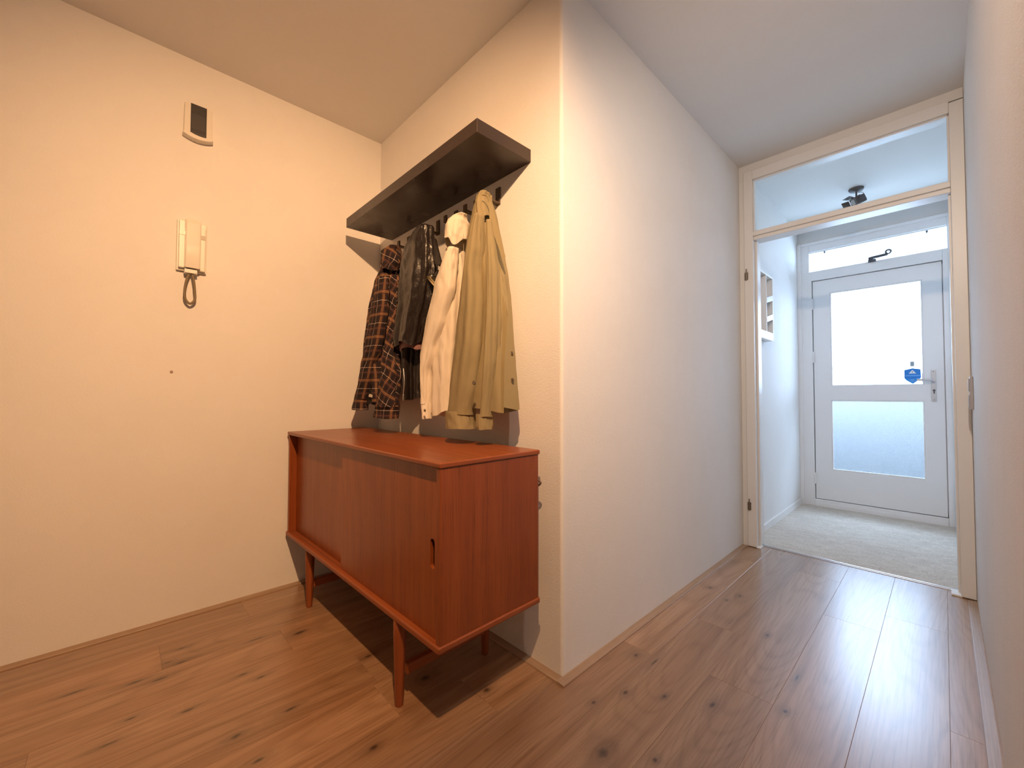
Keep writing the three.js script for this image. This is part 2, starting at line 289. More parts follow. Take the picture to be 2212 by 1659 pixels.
/* ------------------------------------------------ front door, its frame and overhead window */
const frosted = mat({ color: lin(0.97, 0.985, 1.0), transmission: 1, thickness: 0, roughness: 0.35, ior: 1.45 });
const clearish = mat({ color: lin(0.95, 0.985, 1.0), transmission: 1, thickness: 0, roughness: 0.03, ior: 1.5 });
{
  const fr = thing('trim_2', 'white painted front door frame with a narrow overhead window', 'door frame', [0, 0, 0], 0, { kind: 'structure' });
  const zf = ZE, zb = ZE - 0.09;
  mesh('jamb', merge([box(XV, -0.836, 0, 2.172, zb, zf + 0.012, 0.003), box(XV, -0.853, 2.172, 2.45, zb, zf + 0.012, 0.003), box(XV, -0.915, 0, 2.45, zf + 0.01, zf + 0.03, 0.003), box(-0.836, -0.815, 0.06, 2.1, zb, zf - 0.046)]), doorPaint, fr);
  mesh('jamb', merge([box(0.014, XR - 0.001, 0, 2.172, zb, zf + 0.012, 0.003), box(0.042, XR - 0.001, 2.172, 2.45, zb, zf + 0.012, 0.003), box(0.072, XR - 0.001, 0, 2.45, zf + 0.01, zf + 0.03, 0.003), box(-0.006, 0.014, 0.06, 2.1, zb, zf - 0.046)]), doorPaint, fr);
  mesh('head', merge([box(-0.853, 0.042, 2.36, 2.45, zb, zf + 0.012, 0.003), box(-0.915, 0.072, 2.425, 2.45, zf + 0.01, zf + 0.03, 0.003)]), doorPaint, fr);
  mesh('transom_rail', merge([box(-0.836, 0.014, 2.088, 2.172, zb, zf + 0.012, 0.003), box(-0.836, 0.014, 2.07, 2.09, zb, zf - 0.046)]), doorPaint, fr);
  mesh('sill', merge([box(-0.836, 0.014, 0, 0.061, zb, zf + 0.012, 0.003), box(-0.836, 0.014, 0.05, 0.08, zb, zf - 0.046), box(-0.836, 0.014, 0.0, 0.035, zf + 0.01, zf + 0.022, 0.004)]), doorPaint, fr);

  const wn = thing('window_2', 'narrow overhead window with a metal catch above the front door', 'window', [0, 0, 0], 0, { kind: 'structure' });
  mesh('sash', merge([box(-0.853, 0.042, 2.172, 2.18, zb + 0.02, zf - 0.005, 0.002), box(-0.853, 0.042, 2.352, 2.36, zb + 0.02, zf - 0.005, 0.002)]), doorPaint, wn);
  mesh('pane', box(-0.852, 0.041, 2.174, 2.358, zf - 0.05, zf - 0.046), clearish, wn);
  const c = mesh('catch', merge([box(-0.43, -0.378, 2.166, 2.19, zf + 0.012, zf + 0.03, 0.003), tube([[-0.425, 2.196, zf + 0.03], [-0.40, 2.2, zf + 0.034], [-0.35, 2.203, zf + 0.036], [-0.302, 2.208, zf + 0.036]], 0.012, 20, 10)]), mat({ color: lin(0.09, 0.10, 0.12), metalness: 0.3, roughness: 0.45 }), wn);
  mesh('ring', new THREE.TorusGeometry(0.016, 0.006, 8, 24).translate(-0.298, 2.226, zf + 0.036), c.material, wn);
  for (const x of [-0.738, -0.069]) mesh('stay', cyl(0.004, 0.014, 0.026, 4).rotateY(Math.PI / 4).translate(x, 2.347, zf - 0.02), c.material, wn);

  const d = thing('door_1', 'white front door with two frosted panes and a lever handle', 'door', [0, 0, 0], 0, { kind: 'structure' });
  const leaf = rect(-0.831, 0.009, 0.066, 2.083);
  leaf.holes.push(rect(-0.704, -0.104, 1.101, 1.959), rect(-0.708, -0.105, 0.34, 0.974));
  mesh('leaf', uvBox(extrude(leaf, 0.034, 0.002).translate(0, 0, zf - 0.042)), doorPaint, d);
  const bead = (x0, x1, y0, y1) => { const s = rect(x0, x1, y0, y1); s.holes.push(rect(x0 + 0.01, x1 - 0.01, y0 + 0.01, y1 - 0.01)); return uvBox(extrude(s, 0.012, 0.002).translate(0, 0, zf - 0.024)); };
  mesh('glazing_bead', bead(-0.704, -0.104, 1.101, 1.959), doorPaint, d);
  mesh('glazing_bead', bead(-0.708, -0.105, 0.34, 0.974), doorPaint, d);
  const up = mesh('pane', box(-0.704, -0.104, 1.101, 1.959, zf - 0.030, zf - 0.025), frosted, d);
  const low = mesh('pane', box(-0.708, -0.105, 0.34, 0.974, zf - 0.030, zf - 0.025), frosted, d);
  for (const y of [1.868, 1.372, 0.252]) mesh('hinge', merge([cyl(0.008, 0.008, 0.1, 14).translate(-0.834, y, zf + 0.012), box(-0.85, -0.818, y - 0.045, y + 0.045, zf - 0.006, zf + 0.006, 0.001)]), doorPaint, d);
  const plate = mesh('handle_plate', box(-0.066, -0.037, 0.97, 1.22, zf - 0.007, zf + 0.002, 0.003), mat({ color: lin(0.6, 0.6, 0.6), metalness: 0.4, roughness: 0.35 }), d);
  mesh('screw', cyl(0.003, 0.003, 0.002, 10).rotateX(Math.PI / 2).translate(-0.052, 1.208, zf + 0.002), darkPlastic, plate);
  mesh('screw', cyl(0.003, 0.003, 0.002, 10).rotateX(Math.PI / 2).translate(-0.050, 0.982, zf + 0.002), darkPlastic, plate);
  mesh('keyhole', merge([cyl(0.0085, 0.0085, 0.003, 16).rotateX(Math.PI / 2).translate(-0.05, 1.058, zf + 0.002), box(-0.054, -0.046, 1.032, 1.055, zf + 0.0005, zf + 0.0035)]), mat({ color: lin(0.12, 0.12, 0.13), roughness: 0.5 }), plate);
  mesh('lever_handle', merge([cyl(0.011, 0.011, 0.05, 18).rotateX(Math.PI / 2).translate(-0.052, 1.138, zf + 0.024), tube([[-0.052, 1.138, zf + 0.048], [-0.075, 1.139, zf + 0.052], [-0.11, 1.142, zf + 0.05], [-0.145, 1.145, zf + 0.048]], 0.0085, 20, 10)]), mat({ color: lin(0.55, 0.55, 0.58), metalness: 0.8, roughness: 0.35 }), d);
  // blue shield sticker with a warning triangle, grey square sticker
  const cv = document.createElement('canvas'); cv.width = 512; cv.height = 640;
  const x = cv.getContext('2d');
  x.fillStyle = '#2e93e6'; x.fillRect(0, 0, 512, 640); x.fillStyle = '#1583de'; x.fillRect(0, 0, 512, 270); x.fillStyle = '#0f80de'; x.fillRect(0, 330, 512, 100);
  x.fillStyle = '#9fc9f2'; x.fillRect(40, 292, 440, 16); x.fillRect(200, 462, 110, 10); x.fillRect(170, 500, 170, 8); x.fillRect(220, 540, 80, 8);
  x.fillStyle = '#e9eef6'; x.beginPath(); x.moveTo(252, 60); x.lineTo(370, 215); x.lineTo(138, 215); x.closePath(); x.fill();
  x.fillStyle = '#3a4552'; x.fillRect(244, 108, 17, 60); x.fillRect(244, 180, 17, 18);
  const ct = new THREE.CanvasTexture(cv); ct.colorSpace = THREE.SRGBColorSpace;
  const sh = poly([[-0.221, 1.228], [-0.172, 1.241], [-0.124, 1.232], [-0.123, 1.165], [-0.130, 1.149], [-0.171, 1.112], [-0.209, 1.141], [-0.221, 1.16]]);
  const sg = new THREE.ExtrudeGeometry(sh, { depth: 0.0006, bevelEnabled: false }).translate(0, 0, zf - 0.0248).toNonIndexed();
  const sp = sg.attributes.position, su = sg.attributes.uv;
  for (let i = 0; i < sp.count; i++) su.setXY(i, (sp.getX(i) + 0.221) / 0.098, (sp.getY(i) - 1.112) / 0.129);
  mesh('warning_sticker', sg, mat({ map: ct, roughness: 0.4, emissive: lin(0, 0, 0) }), d).userData.label = 'blue shield sticker with white warning triangle';
  mesh('square_sticker', box(-0.185, -0.160, 1.257, 1.297, zf - 0.0248, zf - 0.0242), mat({ color: lin(0.35, 0.42, 0.46), roughness: 0.5 }), d);
  mesh('pale_sticker', box(-0.118, -0.104, 1.128, 1.198, zf - 0.0248, zf - 0.0242), mat({ color: lin(0.62, 0.62, 0.78), roughness: 0.5 }), d);
}
/* the access gallery outside the front door */
{
  const concrete = mat({ color: lin(0.5, 0.51, 0.52), roughness: 0.9 });
  tag(mesh('gallery_floor', box(-3.5, 3, -0.16, -0.06, -5.78, -4.8), concrete), 'concrete access gallery floor outside the front door', 'gallery', { kind: 'structure' });
  tag(mesh('gallery_parapet', box(-3.5, 3, -0.06, 1.10, -5.78, -5.70), mat({ color: lin(0.075, 0.085, 0.08), roughness: 0.6 })), 'dark gallery parapet panel outside the front door', 'parapet', { kind: 'structure' });
  tag(mesh('facade', merge([box(-3.5, XB - T, -0.16, 2.62, -4.8, -4.7), box(XR + T, 3, -0.16, 2.62, -4.8, -4.7)]), concrete), 'concrete house front on both sides of the front door', 'facade', { kind: 'structure' });
  tag(mesh('gallery_roof', box(-3.5, 3, 2.62, 2.78, -6.2, -4.8), mat({ color: lin(0.17, 0.16, 0.14), roughness: 0.9 })), 'concrete gallery roof slab outside the front door', 'gallery', { kind: 'structure' });
}

/* ------------------------------------------------ teak sideboard */
{
  const W = 1.403, D = 0.431, YT = 0.819, YB = 0.277, turn = 0.013, hw = W / 2, hd = D / 2;
  const c = Math.cos(turn), s = Math.sin(turn), xr = -1.002, zb = -1.097;
  const b = thing('sideboard', 'long teak sideboard with two sliding doors on tapered legs', 'sideboard', [xr - hw * c + hd * s, 0, zb + hw * s + hd * c], turn);
  const rec = 0.034, st = 0.016;
  mesh('top', box(-hw, hw, YT - 0.017, YT, -hd, hd, 0.005, 'x'), teakTop, b);
  const side = (x0) => {
    const q = new THREE.Shape(); const y0 = YB + 0.02, y1 = YT - 0.017;
    q.moveTo(-hd + 0.006, y0); q.lineTo(hd - 0.006, y0); q.lineTo(hd - 0.006, y1 - 0.06); q.quadraticCurveTo(hd - 0.006, y1 - 0.01, hd - 0.002, y1); q.lineTo(-hd + 0.006, y1); q.closePath();
    return uvBox(extrude(q, st, 0.002, 8).rotateY(-Math.PI / 2).translate(x0 + st, 0, 0));
  };
  mesh('side_panel', side(-hw + 0.006), teakMat, b);
  mesh('side_panel', side(hw - 0.006 - st), teakMat, b);
  mesh('back_panel', box(-hw + 0.02, hw - 0.02, YB + 0.02, YT - 0.017, -hd + 0.004, -hd + 0.01), teakMat, b);
  const bottom = mesh('bottom_panel', box(-hw - 0.001, hw + 0.001, YB, YB + 0.021, -hd, hd + 0.001, 0.006, 'x'), teakEdge, b);
  mesh('door_track', box(-hw + 0.024, 0.0, YB + 0.019, YB + 0.026, hd - 0.028, hd - 0.022, 0.001, 'x'), teakEdge, bottom);
  const sd = (x0, x1, z, px) => {
    if (px && x1 - x0 > 0.2) return merge([sd(x0, px - 0.03, z, null), sd(px - 0.03, x1, z, px)]);
    const q = rect(x0, x1, YB + 0.022, YT - 0.018);
    if (px) q.holes.push(stadium(px, 0.542, 0.023, 0.088));
    return uvBox(extrude(q, 0.013, px === undefined ? 0.0015 : 0).translate(0, 0, z));
  };
  mesh('sliding_door', sd(-hw + 0.023, 0.03, hd - rec - 0.022), teakMat, b);
  const rd = mesh('sliding_door', sd(-0.03, hw - 0.023, hd - rec + 0.002, hw - 0.062), teakMat, b);
  const cup = new THREE.Shape(stadium(hw - 0.062, 0.542, 0.023, 0.088).getPoints(12));
  mesh('finger_pull', uvBox(extrude(cup, 0.003).translate(0, 0, hd - rec + 0.001)), pullMat, rd).userData.label = 'dark oval recessed finger pull';
  for (const [x, z] of [[-1.248, -0.683], [-2.116, -0.679], [-1.262, -1.06], [-2.13, -1.05]]) {
    const dx = x - b.position.x, dz = z - b.position.z, lx = dx * c - dz * s, lz = dx * s + dz * c;
    const g = new THREE.LatheGeometry([[0.0005, 0], [0.012, 0], [0.0135, 0.003], [0.0165, 0.1], [0.0205, 0.22], [0.021, YB + 0.001], [0.0005, YB + 0.001]].map((p) => new THREE.Vector2(...p)), 20).translate(lx, 0, lz);
    mesh('leg', g, teakLeg, b);
  }
  for (const x of [-1.255, -2.123]) { const lx = (x - b.position.x) * c; mesh('stretcher', box(lx - 0.012, lx + 0.012, 0.088, 0.122, -hd + 0.05, hd - 0.045, 0.003, 'z'), teakLeg, b); }
  const cb = [[1152, 1036], [1162, 1037], [1168, 1043], [1162, 1049], [1152, 1050]].map(([px, py]) => pixel(px, py, 'z', -1.106).toArray());
  tag(mesh('cable', tube(cb, 0.0035, 30, 8), mat({ color: lin(0.12, 0.07, 0.045), roughness: 0.6 })), 'short brown cable loop peeking out behind the sideboard', 'cable');
}

/* ------------------------------------------------ floating shelf and coat hooks */
{
  const sm = dataTex(512, 512, (i, j) => { const f = (a, k) => vnoise(i / 512 * a, j / 512 * a, k, a, a); return clamp(0.42 + 0.58 * (0.6 * f(5, 61) + 0.3 * f(11, 62) + 0.1 * f(60, 63))); });
  const black = mat({ color: lin(0.040, 0.028, 0.025), roughness: 0.42, roughnessMap: rep(sm, 1.7, 1.7) });
  tag(mesh('wall_shelf', box(-2.270, -1.117, 1.941, 1.992, ZA, -0.893, 0.0015), black), 'thick black brown floating shelf above the hanging coats', 'shelf');
  const spots = [[-2.068, 'holding the plaid shirt'], [-1.772, 'holding the black leather jacket'], [-1.617, 'left empty between leather jacket and cream hoodie'], [-1.463, 'holding the cream hooded jacket'], [-1.31, 'holding the olive green overshirt']];
  for (const [x, l] of spots) {
    const h = thing('coat_hook', `dark flat metal coat hook ${l}`, 'coat hook', [x, 0, ZA], 0, { group: 'coat hooks under the black shelf' });
    mesh('wall_plate', box(-0.0135, 0.0135, 1.832, 1.907, 0, 0.006, 0.001), hookMetal, h);
    mesh('arm', box(-0.011, 0.011, 1.834, 1.842, 0.004, 0.066, 0.001), hookMetal, h);
    mesh('tip', box(-0.011, 0.011, 1.834, 1.866, 0.059, 0.067, 0.001), hookMetal, h);
  }
}

/* ------------------------------------------------ garments: lofted cloth */
// an outline given by its left and right edges in the photograph, met with a plane at distance d from the wall
function edges(L, R, d) {
  const f = (list) => list.map(([px, py]) => pixel(px, py, 'z', ZA + d)).sort((a, b) => b.y - a.y);
  const l = f(L), r = f(R);
  const at = (a, y) => { if (y >= a[0].y) return a[0].x; for (let i = 1; i < a.length; i++) if (y >= a[i].y) { const t = (a[i - 1].y - y) / (a[i - 1].y - a[i].y + 1e-9), k = smooth(t) * 0.35 + t * 0.65; return a[i - 1].x + (a[i].x - a[i - 1].x) * k; } return a[a.length - 1].x; };
  return { top: Math.max(l[0].y, r[0].y), bottom: Math.min(l[l.length - 1].y, r[r.length - 1].y), left: (y) => at(l, y), right: (y) => at(r, y) };
}
function cloth({ L, R, d, b0 = 0.02, b1 = 0.05, folds = 6, amp = 0.012, s = 1, rows = 70, n = 110, hem = 0.006, bot, top, capTop = true, drift = 0.7, lean = 0, wall = 0.012, crease = 0.003, rise = 0.15, calm = 0 }) {
  const e = edges(L, R, d), y0 = top ?? e.top, y1 = bot ?? e.bottom, pos = [], uv = [], idx = [];
  const ph = [...Array(8)].map((_, k) => 6.28 * hash(s, k, 41)), wt = [...Array(8)].map((_, k) => 0.4 + 0.6 * hash(s, k, 42));
  let around = 0;
  for (let j = 0; j <= rows; j++) {
    const t = j / rows, y = y0 + (y1 - y0) * t;
    let xl = e.left(y), xr = e.right(y); if (xr < xl + 0.02) { const m = (xl + xr) / 2; xl = m - 0.01; xr = m + 0.01; }
    const w = (xr - xl) / 2, grow = Math.min(1, t / rise);
    const b = Math.min(b0 + (b1 - b0) * smooth(grow), w * 0.72), slope = 1.25;
    const a = Math.sqrt(Math.max(w * w - (b * slope) ** 2, (0.45 * w) ** 2)), xc = (xl + xr) / 2, zc = ZA + d + lean * t;
    let arc = 0, last = null;
    for (let i = 0; i <= n; i++) {
      const th = (i / n) * 2 * Math.PI, ct = Math.cos(th), sn = Math.sin(th), q = (v) => Math.sign(v) * Math.pow(Math.abs(v), 0.85);
      let f = 0; for (let k = 0; k < 4; k++) f += wt[k] * Math.sin((folds + k * 2 - 2) * th + ph[k] + drift * Math.sin(2.2 * t + ph[k + 4]) * (1 + 0.4 * k));
      f = (f / 2.2) * amp * (0.25 + 0.75 * smooth(Math.min(1, t * 1.6))) * (1 - calm * smooth(clamp((t - 0.75) / 0.25)));
      f += crease * (vnoise(th * 3 + s * 7, y * 22, s) - 0.5) + crease * 0.8 * (vnoise(th * 7 + y * 16, y * 34 - th * 2, s + 3) - 0.5);
      const fx = w < 0.03 ? f * 0.4 : f;
      let x = xc + (a + fx) * q(ct), z = zc + (b + fx * 1.15) * q(sn);
      z = Math.max(z, ZA + wall + 0.004 * (1 + Math.sin(9 * th + s)));
      const yy = y + (t > 0.9 ? (t - 0.9) * 10 * hem * Math.sin(3 * th + s) : 0);
      if (last) arc += Math.hypot(x - last[0], z - last[1]); last = [x, z];
      pos.push(x, yy, z); uv.push(arc, y);
    }
  }
  const m = n + 1;
  for (let j = 0; j < rows; j++) for (let i = 0; i < n; i++) { const p = j * m + i; idx.push(p, p + 1, p + m, p + 1, p + m + 1, p + m); }
  if (capTop) { let cx = 0, cz = 0; for (let i = 0; i < n; i++) { cx += pos[3 * i]; cz += pos[3 * i + 2]; } pos.push(cx / n, y0 + 0.006, cz / n); uv.push(0, y0); const k = pos.length / 3 - 1; for (let i = 0; i < n; i++) idx.push(k, i + 1, i); }
  const g = new THREE.BufferGeometry();
  g.setAttribute('position', new THREE.Float32BufferAttribute(pos, 3)); g.setAttribute('uv', new THREE.Float32BufferAttribute(uv, 2)); g.setIndex(idx); g.computeVertexNormals();
  const N = g.attributes.normal;
  for (let j = 0; j <= rows; j++) { const p = j * m, r = j * m + n, v = new THREE.Vector3(N.getX(p) + N.getX(r), N.getY(p) + N.getY(r), N.getZ(p) + N.getZ(r)).normalize(); N.setXYZ(p, v.x, v.y, v.z); N.setXYZ(r, v.x, v.y, v.z); }
  return g;
}
// a stitched-on piece with a thickness of its own, its outline given by photo pixels on the plane d from the wall
function patch(pts, d, thick = 0.004, bevel = 0.0015, bulge = 0) {
  const P = pts.map(([px, py]) => pixel(px, py, 'z', ZA + d));
  const g = extrude(poly(P.map((p) => [p.x, p.y])), thick, bevel).translate(0, 0, ZA + d - thick);
  if (bulge) { const q = g.attributes.position; for (let i = 0; i < q.count; i++) q.setZ(i, q.getZ(i) + bulge * Math.sin(q.getX(i) * 40 + q.getY(i) * 25)); g.computeVertexNormals(); }
  return uvBox(g.toNonIndexed());
}
// the same, lying over a rounded body: its distance from the wall changes from the left edge to the right edge
function wrap(pts, dLeft, dRight, thick = 0.005) {
  const a = Math.min(...pts.map((p) => p[0])), b = Math.max(...pts.map((p) => p[0]));
  const g = extrude(poly(pts.map(([px, py]) => [px, -py])), 1), q = g.attributes.position;
  for (let i = 0; i < q.count; i++) { const t = (q.getX(i) - a) / (b - a), p = pixel(q.getX(i), -q.getY(i), 'z', ZA + dLeft + (dRight - dLeft) * t - thick * (1 - q.getZ(i))); q.setXYZ(i, p.x, p.y, p.z); }
  g.computeVertexNormals();
  return uvBox(g);
}
const weave = dataTex(256, 256, (i, j) => 0.5 + 0.25 * Math.sin(i / 256 * 2 * Math.PI * 64) * Math.sin(j / 256 * 2 * Math.PI * 64) + 0.3 * (vnoise(i / 8, j / 8, 5, 32, 32) - 0.5));
const cream = mat({ color: lin(0.74, 0.67, 0.56), roughness: 0.95, bumpMap: rep(weave, 12, 12), bumpScale: 0.0006, side: THREE.DoubleSide });
const olive = mat({ color: lin(0.285, 0.235, 0.128), roughness: 0.92, bumpMap: rep(weave, 12, 12), bumpScale: 0.0006, side: THREE.DoubleSide });
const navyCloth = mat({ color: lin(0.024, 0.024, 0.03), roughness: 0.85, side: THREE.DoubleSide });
const leatherBump = dataTex(512, 512, (i, j) => { const f = (a, b, k) => vnoise(i / 512 * a, j / 512 * b, k, a, b); return 0.5 * f(24, 8, 81) + 0.3 * f(60, 40, 82) + 0.2 * f(160, 150, 83); });
const leather = mat({ color: lin(0.013, 0.009, 0.008), roughness: 0.40, clearcoat: 0.3, clearcoatRoughness: 0.22, bumpMap: rep(leatherBump, 2.5, 2.5), bumpScale: 0.003, side: THREE.DoubleSide });
const pinkLining = mat({ color: lin(0.22, 0.11, 0.10), roughness: 0.8, side: THREE.DoubleSide });
const plaidTex = (() => {
  const cv = document.createElement('canvas'); cv.width = cv.height = 512; const x = cv.getContext('2d');
  x.fillStyle = '#20161a'; x.fillRect(0, 0, 512, 512);
  for (const turn of [0, 1]) {
    x.save(); if (turn) { x.translate(512, 0); x.rotate(Math.PI / 2); }
    x.fillStyle = 'rgba(78,50,48,0.42)'; x.fillRect(30, 0, 120, 512);
    x.fillStyle = 'rgba(170,112,68,0.34)'; x.fillRect(62, 0, 56, 512);
    x.fillStyle = 'rgba(236,190,130,0.5)'; x.fillRect(70, 0, 8, 512); x.fillRect(100, 0, 8, 512);
    x.fillStyle = 'rgba(236,216,202,0.85)'; x.fillRect(286, 0, 8, 512);
    x.fillStyle = 'rgba(110,70,62,0.4)'; x.fillRect(380, 0, 60, 512);
    x.fillStyle = 'rgba(190,150,126,0.35)'; x.fillRect(404, 0, 7, 512);
    x.restore();
  }
  for (let k = 0; k < 9000; k++) { x.fillStyle = rnd() < 0.5 ? 'rgba(0,0,0,0.12)' : 'rgba(255,220,190,0.06)'; x.fillRect(rnd() * 512, rnd() * 512, 3, 3); }
  const t = new THREE.CanvasTexture(cv); t.wrapS = t.wrapT = THREE.RepeatWrapping; t.colorSpace = THREE.SRGBColorSpace; return t;
})();
const plaid = mat({ map: rep(plaidTex, 9, 9), roughness: 0.95, bumpMap: rep(weave, 12, 12), bumpScale: 0.0006, side: THREE.DoubleSide });
const plaidTurned = mat({ map: rep(plaidTex, 9, 9, 0.5), roughness: 0.95, bumpMap: rep(weave, 12, 12), bumpScale: 0.0006, side: THREE.DoubleSide });
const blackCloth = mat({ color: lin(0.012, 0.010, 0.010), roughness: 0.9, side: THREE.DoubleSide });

{ // plaid flannel shirt
  const o = thing('plaid_shirt', 'brown and orange plaid flannel shirt hanging from a hook by the corner', 'shirt');
  mesh('body', cloth({ L: [[838, 545], [832, 575], [818, 615], [806, 680], [796, 760], [790, 850], [790, 868]], R: [[858, 540], [857, 590], [853, 650], [850, 720], [856, 800], [858, 872]], d: 0.125, b0: 0.03, b1: 0.06, folds: 7, amp: 0.014, s: 11, rise: 0.25 }), plaid, o);
  const sl = mesh('sleeve', cloth({ L: [[822, 605], [812, 640], [800, 700], [783, 800], [771, 862]], R: [[842, 600], [838, 660], [826, 730], [808, 800], [794, 862]], d: 0.195, b0: 0.025, b1: 0.034, folds: 3, amp: 0.006, s: 12, calm: 0.9, hem: 0.001, n: 60, crease: 0.005 }), plaid, o);
  mesh('cuff', cloth({ L: [[771.5, 858], [765, 884]], R: [[793, 858], [790.5, 886]], d: 0.195, b0: 0.035, b1: 0.036, folds: 3, amp: 0.002, s: 13, n: 60, rows: 12, calm: 0.9, hem: 0.001, capTop: false }), plaid, sl);
  const sr = mesh('sleeve', cloth({ L: [[846, 600], [846, 660], [840, 720], [830, 800], [818, 878]], R: [[862, 610], [858, 680], [856, 740], [862, 800], [857, 878]], d: 0.19, b0: 0.03, b1: 0.045, folds: 4, amp: 0.009, s: 14, calm: 0.9, hem: 0.001, n: 70, crease: 0.006 }), plaidTurned, o);
  mesh('cuff', cloth({ L: [[817, 873], [811.5, 901]], R: [[859, 873], [855.5, 905]], d: 0.185, b0: 0.044, b1: 0.045, folds: 3, amp: 0.002, s: 15, n: 60, rows: 12, calm: 0.9, hem: 0.001, capTop: false }), plaid, sr);
  mesh('collar', cloth({ L: [[846, 536], [836, 543], [829, 556], [829, 576], [834, 584]], R: [[862, 530], [863, 545], [865, 562], [862, 580]], d: 0.135, b0: 0.03, b1: 0.05, folds: 3, amp: 0.008, s: 16, n: 60, rows: 26, crease: 0.006 }), plaidTurned, o);
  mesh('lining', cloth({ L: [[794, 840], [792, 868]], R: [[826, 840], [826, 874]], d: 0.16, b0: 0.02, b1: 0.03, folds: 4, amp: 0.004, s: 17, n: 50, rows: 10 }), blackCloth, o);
  mesh('size_label', patch([[798, 851], [806, 853], [804, 859], [796, 857]], 0.2, 0.002), cream, o);
}
{ // black leather biker jacket
  const o = thing('leather_jacket', 'black leather biker jacket with metal zips between plaid shirt and cream jacket', 'jacket');
  mesh('body', cloth({ L: [[908, 503], [898, 525], [890, 560], [886, 620], [882, 740], [879, 800], [879, 860]], R: [[934, 503], [940, 535], [940, 580], [930, 630], [920, 720], [913, 800], [911, 862]], d: 0.10, b0: 0.03, b1: 0.06, folds: 5, amp: 0.016, s: 21, rise: 0.2, crease: 0.004 }), leather, o);
  mesh('sleeve', cloth({ L: [[903, 500], [888, 524], [876, 548], [870, 600], [869, 660], [861, 728]], R: [[934, 500], [938, 530], [936, 580], [928, 640], [916, 700], [908, 740]], d: 0.165, b0: 0.035, b1: 0.05, folds: 5, amp: 0.014, s: 22, hem: 0.012, crease: 0.006 }), leather, o);
  mesh('lining', cloth({ L: [[868, 722], [868, 738]], R: [[906, 722], [908, 752]], d: 0.155, b0: 0.036, b1: 0.038, folds: 3, amp: 0.004, s: 23, rows: 10, n: 50 }), pinkLining, o);
  mesh('collar', cloth({ L: [[909, 501], [900, 508], [896, 516]], R: [[930, 499], [937, 506], [941, 518]], d: 0.14, b0: 0.04, b1: 0.06, folds: 3, amp: 0.005, s: 24, rows: 14, calm: 0.9, hem: 0.001, n: 60 }), leather, o);
  mesh('lapel', patch([[930, 508], [938, 516], [944, 540], [951, 568], [948, 575], [940, 571], [935, 550], [931, 525]], 0.165, 0.007, 0.003, 0.004), leather, o);
  mesh('belt_flap', patch([[930, 602], [939, 590], [946, 583], [942, 604], [935, 616]], 0.168, 0.006, 0.002), leather, o);
  mesh('zip', patch([[920, 598], [923, 596], [939, 614], [937, 618]], 0.176, 0.005, 0.001), brass, o);
  mesh('zip', patch([[925, 597], [927, 595.5], [940, 610], [939, 613]], 0.176, 0.005, 0.001), brass, o);
  const st = pixel(932, 596, 'z', ZA + 0.18); mesh('stud', new THREE.SphereGeometry(0.0065, 14, 10).scale(1, 1, 0.6).translate(st.x, st.y, st.z), steel, o);
  const z0 = pixel(871.5, 796, 'z', ZA + 0.168), z1 = pixel(873.5, 825, 'z', ZA + 0.168), z2 = pixel(871.5, 852, 'z', ZA + 0.168);
  mesh('zip', tube([z0.toArray(), z1.toArray(), z2.toArray()], 0.0035, 16, 6), steel, o);
  mesh('zip_puller', box(z2.x - 0.006, z2.x + 0.006, z2.y - 0.03, z2.y, z2.z - 0.002, z2.z + 0.004, 0.002), steel, o);
}
{ // cream hooded jacket
  const o = thing('cream_jacket', 'cream hooded jacket hanging between leather jacket and olive overshirt', 'jacket');
  mesh('body', cloth({ L: [[985, 484], [976, 512], [968, 545], [960, 580], [948, 640], [940, 710], [937, 780], [936, 890]], R: [[1008, 482], [1011, 505], [1012, 540], [1010, 600], [1004, 700], [998, 800], [996, 868]], d: 0.105, b0: 0.03, b1: 0.06, folds: 5, amp: 0.010, s: 31, rise: 0.2, hem: 0.012 }), cream, o);
  const sl = mesh('sleeve', cloth({ L: [[970, 540], [955, 580], [942, 622], [922, 710], [912, 770], [911.5, 872]], R: [[990, 540], [984, 620], [966, 690], [948, 750], [936, 810], [931.5, 872]], d: 0.165, b0: 0.03, b1: 0.036, folds: 3, amp: 0.006, s: 32, calm: 0.9, hem: 0.001, n: 64 }), cream, o);
  const cf = mesh('cuff', cloth({ L: [[912, 868], [913.5, 903]], R: [[931.5, 868], [931, 905]], d: 0.165, b0: 0.033, b1: 0.034, folds: 3, amp: 0.001, s: 33, rows: 12, calm: 0.9, hem: 0.001, n: 60, capTop: false }), cream, sl);
  const bt = pixel(922, 889.5, 'z', ZA + 0.205); mesh('button', cyl(0.006, 0.006, 0.004, 16).rotateX(Math.PI / 2).translate(bt.x - 0.02, bt.y + 0.005, bt.z - 0.002), hingeMetal, sl);
  mesh('hood', cloth({ L: [[992, 466], [982, 474], [972, 488], [967, 503], [966, 520]], R: [[1008, 464], [1014, 470], [1016, 484], [1016, 505], [1014, 516]], d: 0.135, b0: 0.05, b1: 0.075, folds: 3, amp: 0.006, s: 34, rows: 30, n: 70, rise: 0.6, hem: 0.02, crease: 0.005 }), cream, o);
  mesh('lining', cloth({ L: [[936, 868], [934, 888]], R: [[990, 850], [988, 900]], d: 0.09, b0: 0.03, b1: 0.035, folds: 4, amp: 0.005, s: 36, rows: 10, n: 50 }), cream, o);
}
